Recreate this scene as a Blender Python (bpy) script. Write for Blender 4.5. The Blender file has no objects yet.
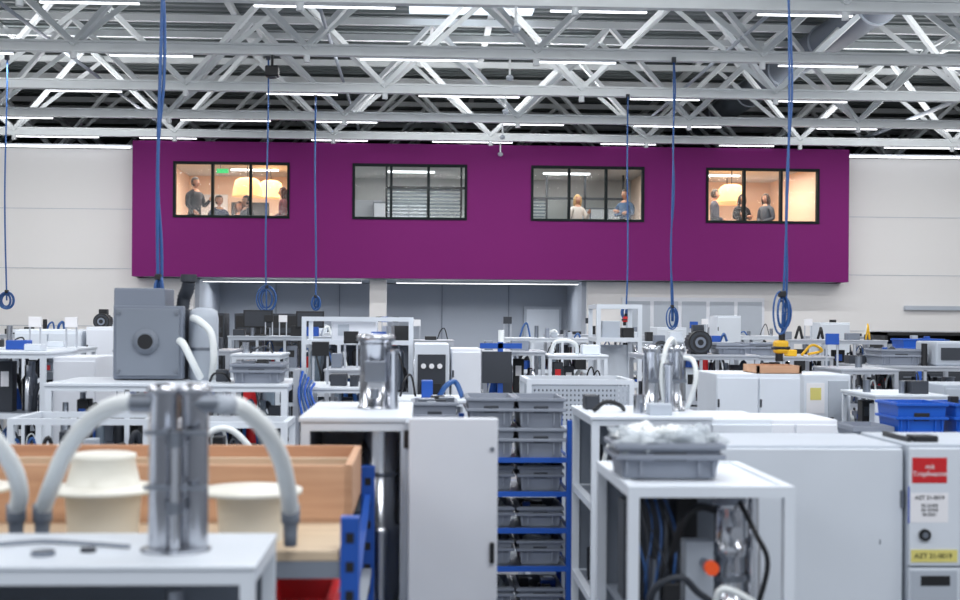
import bpy, bmesh, math, random
from mathutils import Vector, Matrix, noise as mnoise
scene=bpy.context.scene
TH=math.radians(2.6); CH,SH=math.cos(TH),math.sin(TH)
CAMZ=2.2
def to_hall(x,y):
    # site plan -> hall axes (the hall grid is turned 2.6 deg about the point (0,30))
    dx,dy=x,y-30.0
    return (dx*CH+dy*SH, 30.0-dx*SH+dy*CH)
# ---------------------------------------------------------------- materials
def lin(c):
    c=c/255.0
    return c/12.92 if c<=0.04045 else ((c+0.055)/1.055)**2.4
MATS={}
def mat(name,rgb,rough=0.5,metal=0.0,var=0.06,scale=3.0,emit=0.0,bump=0.0,alpha=1.0,spec=None):
    if name in MATS: return MATS[name]
    m=bpy.data.materials.new(name); m.use_nodes=True
    nt=m.node_tree; b=nt.nodes['Principled BSDF']
    col=(lin(rgb[0]),lin(rgb[1]),lin(rgb[2]),1)
    tc=nt.nodes.new('ShaderNodeTexCoord'); nz=nt.nodes.new('ShaderNodeTexNoise')
    nz.inputs['Scale'].default_value=scale; nz.inputs['Detail'].default_value=4
    nt.links.new(tc.outputs['Object'],nz.inputs['Vector'])
    mx=nt.nodes.new('ShaderNodeMix'); mx.data_type='RGBA'
    mx.inputs[6].default_value=tuple(max(0,c*(1-var)) for c in col[:3])+(1,)
    mx.inputs[7].default_value=tuple(min(1,c*(1+var)) for c in col[:3])+(1,)
    nt.links.new(nz.outputs['Fac'],mx.inputs[0]); nt.links.new(mx.outputs[2],b.inputs['Base Color'])
    b.inputs['Roughness'].default_value=rough; b.inputs['Metallic'].default_value=metal
    if spec is not None: b.inputs['Specular IOR Level'].default_value=spec
    if emit>0:
        b.inputs['Emission Color'].default_value=col; b.inputs['Emission Strength'].default_value=emit
    if alpha<1: b.inputs['Alpha'].default_value=alpha
    if bump>0:
        bp=nt.nodes.new('ShaderNodeBump'); bp.inputs['Strength'].default_value=bump
        n2=nt.nodes.new('ShaderNodeTexNoise'); n2.inputs['Scale'].default_value=scale*20
        nt.links.new(tc.outputs['Object'],n2.inputs['Vector'])
        nt.links.new(n2.outputs['Fac'],bp.inputs['Height']); nt.links.new(bp.outputs['Normal'],b.inputs['Normal'])
    MATS[name]=m; return m
def wood(name,c1,c2,sc=2.0):
    m=bpy.data.materials.new(name); m.use_nodes=True; nt=m.node_tree; b=nt.nodes['Principled BSDF']
    tc=nt.nodes.new('ShaderNodeTexCoord'); mp=nt.nodes.new('ShaderNodeMapping'); mp.inputs['Scale'].default_value=(1,14,14)
    nz=nt.nodes.new('ShaderNodeTexNoise'); nz.inputs['Scale'].default_value=sc; nz.inputs['Detail'].default_value=6
    cr=nt.nodes.new('ShaderNodeValToRGB')
    cr.color_ramp.elements[0].position=.3; cr.color_ramp.elements[1].position=.7
    cr.color_ramp.elements[0].color=(lin(c1[0]),lin(c1[1]),lin(c1[2]),1); cr.color_ramp.elements[1].color=(lin(c2[0]),lin(c2[1]),lin(c2[2]),1)
    nt.links.new(tc.outputs['Object'],mp.inputs[0]); nt.links.new(mp.outputs[0],nz.inputs['Vector']); nt.links.new(nz.outputs['Fac'],cr.inputs[0]); nt.links.new(cr.outputs[0],b.inputs['Base Color'])
    b.inputs['Roughness'].default_value=.65
    return m
WHITE=mat('powder_white',(210,217,226),.42)
WHITE2=mat('panel_white',(218,222,230),.45)
LGREY=mat('light_grey',(172,180,191),.5)
GREY=mat('mid_grey',(118,126,138),.5)
TOTE=mat('tote_grey',(128,135,148),.5)
FANG=mat('fan_grey',(118,126,140),.45)
DGREY=mat('dark_grey',(46,51,60),.55)
BLACK=mat('black_plastic',(18,20,25),.5)
ALU=mat('aluminium_profile',(184,189,198),.35,.4)
CHROME=mat('polished_steel',(192,195,202),.2,1.0,.02)
STEEL=mat('brushed_steel',(140,146,156),.34,1.0)
BLUE=mat('rack_blue',(22,78,168),.45)
BINBLUE=mat('bin_blue',(14,84,184),.4)
CABLE=mat('cable_blue',(38,84,144),.45)
YEL=mat('yellow_plug',(225,175,30),.45)
RED=mat('red_plastic',(198,26,34),.45)
ORANGE=mat('orange_knob',(236,86,30),.4)
HOSE=mat('hose_white',(226,231,232),.35,0,.05)
PLAST=mat('natural_plastic',(226,224,214),.35)
CLEAR=mat('clear_film',(215,224,232),.12,0,.05,alpha=.5)
GLASSY=mat('filter_bowl',(130,145,160),.1,0,.05,alpha=.7)
WOOD=wood('crate_wood',(184,140,110),(206,164,132))
PLANK=wood('plank_wood',(186,166,140),(208,188,162),1.5)
PURPLE=mat('purple_facade',(110,20,98),.7,0,.03,1.0,bump=.02,spec=.25)
WALLW=mat('wall_plaster_white',(222,221,221),.8,0,.02,.6,bump=.02)
WALLR=mat('wall_grey_recess',(168,175,186),.8,0,.03,.6)
WALLD=mat('wall_dark_cladding',(84,90,94),.8,0,.1)
FLOOR=mat('floor_epoxy',(112,115,121),.35,0,.1,.8)
DECK=mat('roof_deck_metal',(118,126,128),.5,.1,.15,.5)
TRUSS=mat('truss_white',(230,234,236),.5)
FRAME=mat('window_frame_dark',(14,24,28),.7,0,.03,spec=.2)
TUBEL=mat('strip_light',(250,252,255),.5,0,0,emit=3.2)
SKYL=mat('skylight_panel',(225,238,250),.5,0,0,emit=1.1)
WARM=mat('office_wall_warm',(240,212,190),.8,0,.03)
COOL=mat('office_wall_cool',(206,208,208),.8,0,.03)
CARPET=mat('office_carpet',(105,100,98),.9,0,.1)
SHADE=mat('lamp_shade',(250,190,125),.8,0,.02,emit=.8)
GREENS=mat('exit_green',(40,190,100),.5,0,0,emit=1.0)
PAPER=mat('paper_label',(232,232,236),.7)
YLAB=mat('yellow_label',(216,206,120),.6)
BLUELAB=mat('blue_label',(60,84,180),.5)
def glass_mat():
    m=bpy.data.materials.new('window_glass'); m.use_nodes=True; nt=m.node_tree; nt.nodes.clear()
    o=nt.nodes.new('ShaderNodeOutputMaterial'); mx=nt.nodes.new('ShaderNodeMixShader'); t=nt.nodes.new('ShaderNodeBsdfTransparent'); g=nt.nodes.new('ShaderNodeBsdfGlossy')
    g.inputs['Roughness'].default_value=.08; t.inputs[0].default_value=(.95,.97,.97,1); mx.inputs[0].default_value=.012
    nt.links.new(t.outputs[0],mx.inputs[1]); nt.links.new(g.outputs[0],mx.inputs[2]); nt.links.new(mx.outputs[0],o.inputs[0]); return m
GLASS=glass_mat()
# ---------------------------------------------------------------- mesh builder
def catmull(pts,k=6):
    P=[Vector(p) for p in pts]
    if len(P)<3: return P
    out=[]
    for i in range(len(P)-1):
        p0=P[i-1] if i>0 else P[i]*2-P[i+1]; p1=P[i]; p2=P[i+1]; p3=P[i+2] if i+2<len(P) else P[i+1]*2-P[i]
        for j in range(k):
            t=j/k
            out.append(.5*((2*p1)+(-p0+p2)*t+(2*p0-5*p1+4*p2-p3)*t*t+(-p0+3*p1-3*p2+p3)*t**3))
    out.append(P[-1]); return out
class B:
    def __init__(s): s.v=[];s.f=[];s.m=[];s.s=[];s.mats=[]
    def mi(s,m):
        if m not in s.mats: s.mats.append(m)
        return s.mats.index(m)
    def add(s,vs,fs,m,smooth=False):
        o=len(s.v); s.v.extend([tuple(v) for v in vs]); k=s.mi(m)
        for f in fs: s.f.append([i+o for i in f]); s.m.append(k); s.s.append(smooth)
    def box(s,x0,x1,y0,y1,z0,z1,m,bev=0.0):
        vs=[(x0,y0,z0),(x1,y0,z0),(x1,y1,z0),(x0,y1,z0),(x0,y0,z1),(x1,y0,z1),(x1,y1,z1),(x0,y1,z1)]
        fs=[(0,3,2,1),(4,5,6,7),(0,1,5,4),(1,2,6,5),(2,3,7,6),(3,0,4,7)]
        if bev<=0: s.add(vs,fs,m); return
        bm=bmesh.new(); bv=[bm.verts.new(v) for v in vs]
        for f in fs: bm.faces.new([bv[i] for i in f])
        bmesh.ops.bevel(bm,geom=bm.edges[:],offset=bev,segments=2,profile=.5,affect='EDGES')
        bm.verts.index_update()
        s.add([v.co[:] for v in bm.verts],[[v.index for v in f.verts] for f in bm.faces],m); bm.free()
    def lathe(s,cx,cy,prof,m,n=28,axis='z',cz=0):
        vs=[];fs=[]
        for r,z in prof:
            for i in range(n):
                a=2*math.pi*i/n; c,d=r*math.cos(a),r*math.sin(a)
                if axis=='z': vs.append((cx+c,cy+d,cz+z))
                elif axis=='y': vs.append((cx+c,cy+z,cz+d))
                else: vs.append((cx+z,cy+c,cz+d))
        for k in range(len(prof)-1):
            for i in range(n):
                j=(i+1)%n; fs.append((k*n+i,k*n+j,(k+1)*n+j,(k+1)*n+i))
        s.add(vs,fs,m,True)
        s.add([vs[i] for i in range(n)],[tuple(range(n))[::-1]],m); s.add(vs[-n:],[tuple(range(n))],m)
    def cyl(s,cx,cy,z0,z1,r,m,n=24,axis='z',cz=0): s.lathe(cx,cy,[(r,z0),(r,z1)],m,n,axis,cz)
    def bar(s,p,q,w,m,h=None):
        p=Vector(p);q=Vector(q);d=(q-p).normalized(); h=h or w
        up=Vector((0,0,1)) if abs(d.z)<.95 else Vector((0,1,0))
        a=d.cross(up).normalized()*w/2; b=a.normalized().cross(d).normalized()*h/2
        vs=[p-a-b,p+a-b,p+a+b,p-a+b,q-a-b,q+a-b,q+a+b,q-a+b]
        s.add(vs,[(0,3,2,1),(4,5,6,7),(0,1,5,4),(1,2,6,5),(2,3,7,6),(3,0,4,7)],m)
    def tube(s,pts,r,m,n=10,k=6,corr=0.0,pitch=.012,raw=False):
        P=[Vector(p) for p in pts] if raw else catmull(pts,k)
        rs=None
        if isinstance(r,(list,tuple)):
            L=len(P)-1; rs=[]
            for i in range(len(P)):
                t=i/L*(len(r)-1); a=int(min(t,len(r)-2)) if len(r)>1 else 0; rs.append(r[a]+(r[a+1]-r[a])*(t-a))
        if corr>0:
            D=[0]
            for i in range(1,len(P)): D.append(D[-1]+(P[i]-P[i-1]).length)
            N=max(8,int(D[-1]/pitch*2)); Q=[];
            idx=0
            for i in range(N+1):
                t=D[-1]*i/N
                while idx<len(P)-2 and D[idx+1]<t: idx+=1
                f=(t-D[idx])/max(1e-9,D[idx+1]-D[idx]); Q.append(P[idx].lerp(P[idx+1],min(1,f)))
            P=Q; rs=[r*(1+(corr if i%2 else -corr)) for i in range(len(P))]
        if rs is None: rs=[r]*len(P)
        vs=[];fs=[]; T=(P[1]-P[0]).normalized()
        nrm=T.orthogonal().normalized()
        for i,p in enumerate(P):
            t=(P[min(i+1,len(P)-1)]-P[max(i-1,0)])
            t=t.normalized() if t.length>1e-9 else T
            nrm=(nrm-t*nrm.dot(t)).normalized(); bn=t.cross(nrm)
            for j in range(n):
                a=2*math.pi*j/n; vs.append(p+(nrm*math.cos(a)+bn*math.sin(a))*rs[i])
        for i in range(len(P)-1):
            for j in range(n):
                k2=(j+1)%n; fs.append((i*n+j,i*n+k2,(i+1)*n+k2,(i+1)*n+j))
        fs.append(tuple(range(n))[::-1]); fs.append(tuple(range((len(P)-1)*n,len(P)*n)))
        s.add(vs,fs,m,True)
    def ball(s,c,r,m,nu=14,nv=9,fn=None,keep=None):
        vs=[];fs=[]
        for i in range(nv+1):
            a=math.pi*i/nv
            for j in range(nu):
                b=2*math.pi*j/nu
                p=Vector((math.sin(a)*math.cos(b),math.sin(a)*math.sin(b),math.cos(a)))
                q=Vector((p.x*r[0],p.y*r[1],p.z*r[2]))
                if fn: q=fn(q,p)
                vs.append(Vector(c)+q)
        for i in range(nv):
            for j in range(nu):
                k=(j+1)%nu; f=(i*nu+j,(i+1)*nu+j,(i+1)*nu+k,i*nu+k)
                if keep:
                    ce=sum((vs[q] for q in f),Vector())/4-Vector(c)
                    if not keep(ce): continue
                fs.append(f)
        s.add(vs,fs,m,True)
    def obj(s,name,plan=True,parent=None):
        xs=[v[0] for v in s.v]; ys=[v[1] for v in s.v]; zs=[v[2] for v in s.v]
        c=((min(xs)+max(xs))/2,(min(ys)+max(ys))/2,min(zs))
        me=bpy.data.meshes.new(name); me.from_pydata([(v[0]-c[0],v[1]-c[1],v[2]-c[2]) for v in s.v],[],s.f)
        for m in s.mats: me.materials.append(m)
        me.polygons.foreach_set('material_index',s.m); me.polygons.foreach_set('use_smooth',s.s); me.update()
        o=bpy.data.objects.new(name,me); scene.collection.objects.link(o)
        x,y=to_hall(c[0],c[1]) if plan else (c[0],c[1])
        o.location=(x,y,c[2]); o['c']=c
        return o
def text_on(parent,txt,x,y,z,size,m,name='lettering'):
    cu=bpy.data.curves.new(name,'FONT'); cu.body=txt; cu.size=size; cu.align_x='CENTER'; cu.align_y='CENTER'; cu.extrude=.0005
    cu.materials.append(m); t=bpy.data.objects.new(name,cu); scene.collection.objects.link(t); t.parent=parent
    c=parent['c']; t.location=(x-c[0],y-c[1],z-c[2]); t.rotation_euler=(math.pi/2,0,0)
# ================================================================ HALL SHELL (hall axes)
b=B(); b.box(-18,18,-5,46,-.2,0,FLOOR); b.obj('floor',False)
b=B(); # corrugated deck, ribs along X
y=-5.0; vs=[];fs=[]
prof=[]
while y<46:
    prof+= [(y,8.2),(y+.17,8.2),(y+.20,8.32),(y+.32,8.32)]; y+=.35
prof.append((46,8.2))
for (yy,zz) in prof: vs+= [(-18,yy,zz),(18,yy,zz)]
for i in range(len(prof)-1): fs.append((2*i,2*i+1,2*i+3,2*i+2))
b.add(vs,fs,DECK); b.box(-18,18,-5,46,8.34,8.5,DECK); b.obj('ceiling',False)
b=B(); b.box(-18.2,-18,-5,46,0,8.5,WALLW); b.obj('wall_left',False)
b=B(); b.box(18,18.2,-5,46,0,8.5,WALLW); b.obj('wall_right',False)
b=B(); b.box(-18,18,46,46.2,0,8.5,WALLD); b.obj('wall_rear',False)
b=B()
b.box(-18,-7.77,30.6,30.85,0,6.02,WALLW); b.box(-7.77,-6.5,30.6,30.85,0,3.1,WALLW)
b.box(8.41,18,30.6,30.85,0,6.02,WALLW); b.box(2.5,8.41,30.6,30.85,0,3.1,WALLW)
for z in (2.0,3.3,4.65): 
    b.box(-18,-7.8,30.59,30.61,z,z+.012,LGREY); b.box(8.45,18,30.59,30.61,z,z+.012,LGREY)
b.box(9.9,11.6,30.5,30.6,2.5,2.6,LGREY)
b.obj('wall_back',False)
b=B()
b.box(-6.5,2.5,34,34.2,0,3.1,WALLR); b.box(-6.6,-6.4,30.85,34,0,3.1,WALLR); b.box(2.4,2.6,30.85,34,0,3.1,WALLR)
b.box(-2.5,-2.12,30.5,30.95,0,3.1,WALLW)
for x in (-5.0,-3.4,-.8,.9): b.box(x,x+.02,33.97,34,0,3.1,GREY)
b.obj('wall_recess',False)
b=B()
b.box(1.3,2.25,33.88,33.96,0,2.55,LGREY); b.box(1.36,2.19,33.84,33.88,.0,2.48,WHITE); b.cyl(2.1,33.78,0,.06,.02,STEEL,12,'y',1.05); b.obj('door_1',False)
b=B()
for x0,x1 in ((-6.3,-2.7),(-1.9,2.3)):
    b.box(x0,x1,30.7,30.85,3.04,3.1,WHITE2); b.box(x0,x1,30.72,30.83,3.03,3.04,TUBEL)
b.obj('soffit_strip_light',False)
b=B()
b.box(3.3,6.6,30.52,30.6,1.6,2.75,WHITE2)
for i in range(5):
    x=3.38+i*.65; b.box(x,x+.56,30.5,30.52,1.7,2.66,LGREY)
b.obj('window_5',False)
# ---------------- purple office block
WINS=[(-6.86,-4.28),(-2.88,-.31),(1.13,3.70),(5.11,7.71)]
ZB,ZT=4.44,5.69
b=B(); PX0,PX1=-7.76,8.40
b.box(PX0,PX1,30,30.2,3.12,ZB,PURPLE); b.box(PX0,PX1,30,30.2,ZT,6.14,PURPLE)
xs=[PX0]+[v for w in WINS for v in w]+[PX1]
for i in range(0,len(xs),2): b.box(xs[i],xs[i+1],30,30.2,ZB,ZT,PURPLE)
b.box(PX0,PX0+.2,30.2,36,3.12,6.14,PURPLE); b.box(PX1-.2,PX1,30.2,36,3.12,6.14,PURPLE)
b.obj('wall_front',False)
b=B(); b.box(PX0+.2,PX1-.2,30.2,36,3.12,3.6,LGREY); b.box(PX0+.2,PX1-.2,30.2,36,3.6,3.61,CARPET); b.obj('office_floor_slab',False)
b=B(); b.box(PX0+.2,PX1-.2,30.2,36.2,6.0,6.12,COOL); b.obj('office_ceiling',False)
ROOMX=[PX0+.2,-3.6,.4,4.4,PX1-.2]
for i in range(4):
    m=WARM if i in (0,3) else COOL
    b=B(); b.box(ROOMX[i],ROOMX[i+1],36,36.2,3.61,6.0,m)
    if i in (0,3): b.box(ROOMX[i+1]-.02,ROOMX[i+1],30.2,36,3.61,6.0,m); b.box(ROOMX[i],ROOMX[i]+.02,30.2,36,3.61,6.0,m)
    b.obj('wall_office_back',False)
for i in (1,2,3):
    b=B(); b.box(ROOMX[i]-.05,ROOMX[i],30.2,36,3.61,6.0,WARM if i!=2 else COOL); b.box(ROOMX[i],ROOMX[i]+.05,30.2,36,3.61,6.0,WARM if i==3 else COOL); b.obj('wall_office_partition',False)
for i,(a,c) in enumerate(WINS):
    b=B(); t=.055
    b.box(a,c,29.97,30.12,ZB,ZB+t,FRAME); b.box(a,c,29.97,30.12,ZT-t,ZT,FRAME)
    for k in range(4):
        xx=a+(c-a-t)*k/3; b.box(xx,xx+t,29.97,30.12,ZB+t,ZT-t,FRAME)
    b.box(a+t,c-t,30.04,30.05,ZB+t,ZT-t,GLASS)
    b.obj('window_%d'%(i+1),False)
def pendant(x,y,z,r):
    b=B(); b.cyl(x,y,z+.45,6.0,.012,BLACK,8)
    b.lathe(x,y,[(r,z),(r*.93,z+.2),(r*.8,z+.38),(r*.5,z+.44),(.02,z+.46)],SHADE,28); b.obj('pendant_lamp',False)
pendant(-5.5,32.2,5.12,.36); pendant(-5.15,34,5.25,.34); pendant(6.45,33.2,5.2,.36); pendant(6.75,35,5.3,.34)
b=B(); b.box(-6.02,-5.75,30.75,30.8,5.52,5.62,GREENS); b.cyl(-5.93,30.78,5.62,6.0,.01,STEEL,8); b.obj('exit_sign',False)
def cupboard(x0,x1,y0,y1,z0,h,m,name='office_cupboard',nd=3):
    b=B(); b.box(x0,x1,y0,y1,z0,z0+h,m,.01); w=(x1-x0)/nd
    for i in range(nd):
        b.box(x0+i*w+.02,x0+(i+1)*w-.02,y0-.015,y0,z0+.06,z0+h-.04,WHITE2); b.box(x0+(i+1)*w-.08,x0+(i+1)*w-.06,y0-.03,y0-.015,z0+h*.5,z0+h*.5+.12,DGREY)
    b.obj(name,False)
cupboard(-2.6,-1.2,35.4,35.95,3.61,1.7,GREY); cupboard(2.7,4.1,35.4,35.95,3.61,1.6,GREY)
b=B()
for x in (-2.2,-1.2,-.4,.2): b.box(x,x+.05,32.2,32.25,3.61,6.0,FRAME)
b.box(-2.2,.25,32.2,32.25,5.35,5.41,FRAME); b.box(-2.15,.2,32.22,32.23,3.61,5.3,GLASS)
for k in range(14): b.box(-2.15,-.4,32.26,32.29,4.2+k*.085,4.25+k*.085,GREY)
b.obj('glass_partition',False)
b=B()
for x in (.9,1.9,2.9,3.9): b.box(x,x+.05,34.6,34.65,3.61,6.0,DGREY)
b.box(.9,3.95,34.6,34.65,5.35,5.41,DGREY); b.box(.95,3.9,34.62,34.63,3.61,5.35,GLASS)
for k in range(14): b.box(.95,1.9,34.66,34.69,4.2+k*.085,4.25+k*.085,GREY)
b.obj('glass_partition',False)
b=B(); b.box(-3.4,-2.4,35.9,35.96,4.5,5.4,WHITE2,.01); b.box(-3.4,-2.4,35.88,35.92,4.46,4.5,ALU); b.obj('whiteboard',False)
b=B(); b.box(-7.2,-6.5,35.9,35.96,3.61,5.5,WHITE2,.01); b.box(-6.4,-5.4,35.9,35.96,4.4,5.3,DGREY,.01); b.obj('wall_screen',False)
for i in range(4):
    cx=(ROOMX[i]+ROOMX[i+1])/2
    for yy in (31.8,34.2):
        b=B(); b.box(cx-.6,cx+.6,yy,yy+.1,5.96,6.0,TUBEL); b.obj('office_ceiling_light',False)
    L=bpy.data.lights.new('office_lamp','AREA'); L.shape='RECTANGLE'; L.size=2.6; L.size_y=3.2; L.energy=(165 if i in (0,3) else 82)
    L.color=(1,.86,.73) if i in (0,3) else (1,.98,.95)
    o=bpy.data.objects.new('office_lamp',L); scene.collection.objects.link(o); o.location=(cx,33.0,5.94)
def table(x0,x1,y0,y1,z0,h,top,leg,name,plan=False):
    b=B(); b.box(x0,x1,y0,y1,z0+h-.04,z0+h,top,.005)
    for x in (x0+.03,x1-.08):
        for yy in (y0+.03,y1-.08): b.box(x,x+.05,yy,yy+.05,z0,z0+h-.04,leg)
    return b.obj(name,plan)
table(-6.3,-4.7,32.75,33.3,3.61,.74,PLANK,DGREY,'meeting_table')
table(-2.5,-.9,31.0,31.7,3.61,.74,WHITE2,DGREY,'office_desk')
def chair(x,y,z0,ang):
    b=B(); R=Matrix.Rotation(ang,4,'Z')
    b.box(-.22,.22,-.22,.22,.42,.47,DGREY,.015); b.box(-.2,.2,.18,.22,.55,.95,DGREY,.015)
    for sx in (-.19,.19):
        b.bar((sx,.2,0),(sx,.2,.6),.025,STEEL); b.bar((sx,-.18,0),(sx,-.18,.43),.025,STEEL)
    b.v=[tuple(R@Vector(v)+Vector((x,y,z0))) for v in b.v]; return b.obj('office_chair',False)
# ---------------- people
def skin_body(J,E,h):
    me=bpy.data.meshes.new('t'); names=list(J)
    me.from_pydata([J[n][0] for n in names],[(names.index(a),names.index(c)) for a,c,_ in E],[])
    o=bpy.data.objects.new('t',me); scene.collection.objects.link(o)
    o.modifiers.new('s','SKIN'); ss=o.modifiers.new('u','SUBSURF'); ss.levels=1; ss.render_levels=1
    sv=me.skin_vertices[0].data
    for i,n in enumerate(names):
        r=J[n][1]; sv[i].radius=(r[0]*1.12,r[1]*1.12) if isinstance(r,tuple) else (r*1.12,r*1.12); sv[i].use_root=(n=='pelvis')
    dg=bpy.context.evaluated_depsgraph_get(); ev=o.evaluated_get(dg); m2=ev.to_mesh()
    vs=[v.co.copy() for v in m2.vertices]; fs=[list(p.vertices) for p in m2.polygons]; ev.to_mesh_clear()
    bpy.data.objects.remove(o); bpy.data.meshes.remove(me); return vs,fs
def person(name,px,py,zf,h,ang,top,bot,skin,hair,longhair=False,pose='stand'):
    SK=mat('skin_%d'%skin[0],skin,.55); HA=mat('hair_%d_%d'%(hair[0],hair[2]),hair,.6); TP=mat('cloth_%d_%d_%d'%top,top,.8); BT=mat('cloth_%d_%d_%d'%bot,bot,.8)
    sit=pose=='sit'; dz=-.225 if sit else 0
    J={}
    def j(n,x,y,z,r): J[n]=((x,y,z),r)
    fw=.9 if longhair else 1.0
    j('pelvis',0,0,.52+dz,(.09,.062)); j('waist',0,0,.61+dz,(.076*fw,.054)); j('chest',0,0,.72+dz,(.098*fw,.064)); j('nb',0,.004,.812+dz,(.05,.04)); j('neck',0,-.002,.87+dz,.03)
    E=[('pelvis','waist','b'),('waist','chest','t'),('chest','nb','t'),('nb','neck','n')]
    hands={}
    for s,sn in ((1,'r'),(-1,'l')):
        sx=.105*s*fw
        j('sh'+sn,sx,.004,.79+dz,.036)
        if pose in('stand','sit') : el=(.125*s,.015,.64+dz); wr=(.115*s,-.06,.50+dz) if not sit else (.08*s,-.15,.60+dz)
        elif pose=='crossed': el=(.135*s,-.02,.655+dz); wr=(-.03*s,-.105,.69+.012*s)
        elif pose=='gesture': el=(.14*s,-.02,.65); wr=(.12*s,-.14,.73) if s>0 else (.1*s,-.10,.58)
        elif pose=='front': el=(.13*s,.005,.645); wr=(.03*s,-.115,.60)
        j('el'+sn,*el,.027); j('wr'+sn,*wr,.019)
        j('hip'+sn,.05*s,0,.485+dz,.055)
        if sit: j('kn'+sn,.06*s,-.24,.285,.042); j('an'+sn,.06*s,-.23,.05,.028); j('toe'+sn,.065*s,-.31,.022,.024)
        else: j('kn'+sn,.055*s,-.012,.28,.039); j('an'+sn,.055*s,.012,.05,.026); j('toe'+sn,.066*s,-.075,.022,.023)
        E+=[('nb','sh'+sn,'t'),('sh'+sn,'el'+sn,'t'),('el'+sn,'wr'+sn,'t'),('pelvis','hip'+sn,'b'),('hip'+sn,'kn'+sn,'b'),('kn'+sn,'an'+sn,'b'),('an'+sn,'toe'+sn,'s')]
        hands[sn]=(Vector(el),Vector(wr),s)
    vs,fs=skin_body(J,E,h); b=B(); groups={}
    for f in fs:
        c=sum((vs[i] for i in f),Vector())/len(f); best=None
        for a,d,l in E:
            A=Vector(J[a][0]);D=Vector(J[d][0]); t=max(0,min(1,(c-A).dot(D-A)/(D-A).length_squared)); q=(c-(A+(D-A)*t)).length
            if best is None or q<best[0]: best=(q,l)
        groups.setdefault(best[1],[]).append(f)
    o0=len(b.v); b.v.extend([tuple(v) for v in vs])
    for l,ff in groups.items():
        k=b.mi({'b':BT,'t':TP,'n':SK,'s':BLACK}[l])
        for f in ff: b.f.append([i+o0 for i in f]); b.m.append(k); b.s.append(True)
    for sn,(el,wr,s) in hands.items():
        d=(wr-el).normalized(); side=d.cross(Vector((0,-1,.2))).normalized(); nr=d.cross(side).normalized()
        b.tube([wr-d*.006,wr+d*.02,wr+d*.048],[.014,.021,.019],SK,8,3)
        for k in range(4):
            o=side*(k-1.5)*.0095; L=(.034,.040,.037,.028)[k]; p=wr+d*.045+o
            b.tube([p,p+d*L*.5+nr*.004,p+d*L*.85+nr*.013],[.0058,.0052,.004],SK,6,3)
        p=wr+d*.018-side*.018*s; b.tube([p,p+d*.018-side*.012*s+nr*.005,p+d*.034-side*.012*s+nr*.01],[.007,.006,.0045],SK,6,3)
    hc=Vector((0,-.008,.935+dz))
    def hf(q,p):
        if p.z<0: q.x*=1-.28*(-p.z); q.y*=1-.12*(-p.z)
        return q
    b.ball(hc,(.043,.053,.066),SK,20,14,hf)
    b.ball(hc+Vector((0,-.055,-.008)),(.008,.012,.013),SK,8,6)
    b.ball(hc+Vector((0,-.046,-.034)),(.014,.005,.004),mat('lips',(170,90,85),.5),8,5)
    for s in (-1,1):
        b.ball(hc+Vector((s*.017,-.046,.004)),(.0075,.005,.005),PAPER,8,6); b.ball(hc+Vector((s*.017,-.0505,.004)),(.0035,.002,.0035),BLACK,6,5)
        b.ball(hc+Vector((s*.017,-.049,.017)),(.011,.004,.0022),HA,6,4)
        b.ball(hc+Vector((s*.043,.004,-.002)),(.006,.011,.017),SK,8,6)
    b.ball(hc+Vector((0,.006,.012)),(.050,.058,.066),HA,20,14,None,lambda c:(c.y>-.022 or c.z>.026) and c.z>-.05)
    if longhair:
        b.tube([hc+Vector((0,.03,.03)),hc+Vector((0,.038,-.04)),hc+Vector((0,.034,-.10)),hc+Vector((0,.034,-.14))],[.044,.05,.044,.02],HA,12,4)
        for s in (-1,1): b.tube([hc+Vector((s*.035,-.012,.04)),hc+Vector((s*.047,-.006,-.02)),hc+Vector((s*.044,-.004,-.1))],[.018,.02,.012],HA,8,4)
    x,y=to_hall(px,py); R=Matrix.Rotation(ang,4,'Z')
    b.v=[tuple(R@(Vector(v)*h)+Vector((x,y,zf))) for v in b.v]
    zm=min(v[2] for v in b.v); b.v=[(v[0],v[1],v[2]-zm+zf) for v in b.v]
    if sit: chair(x,y,zf,ang)
    return b.obj(name,False)
ZF=3.61
S1=(206,152,124);S2=(190,140,112)
person('standing_man',-6.72,31.35,ZF,1.90,.9,(48,54,68),(40,42,50),S1,(70,62,58),pose='gesture')
person('seated_man',-6.10,31.05,ZF,1.88,.5,(36,54,90),(40,42,50),S1,(40,30,24),pose='sit')
person('seated_woman',-5.83,32.2,ZF,1.82,.0,(50,36,40),(40,42,50),S1,(80,45,28),True,pose='sit')
person('seated_man',-5.46,31.1,ZF,1.88,-.9,(40,44,56),(50,50,56),S2,(32,24,20),pose='sit')
person('standing_woman',-4.68,31.55,ZF,1.70,-1.3,(110,34,50),(36,38,48),S1,(70,34,28),True,pose='front')
person('standing_woman',2.38,32.9,ZF,1.70,.3,(222,214,206),(70,74,86),S1,(196,158,104),True,pose='gesture')
person('standing_man',3.56,32.9,ZF,1.84,-.7,(64,94,128),(40,44,56),S1,(56,42,34),pose='crossed')
person('standing_man',5.79,33.0,ZF,1.86,1.2,(62,66,82),(40,42,50),S1,(46,36,30),pose='front')
person('standing_woman',6.36,32.5,ZF,1.70,.3,(30,30,38),(30,32,40),S1,(48,28,22),True,pose='crossed')
person('standing_woman',6.95,32.5,ZF,1.72,-.9,(92,100,112),(52,54,64),S1,(52,32,24),True,pose='front')
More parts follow.
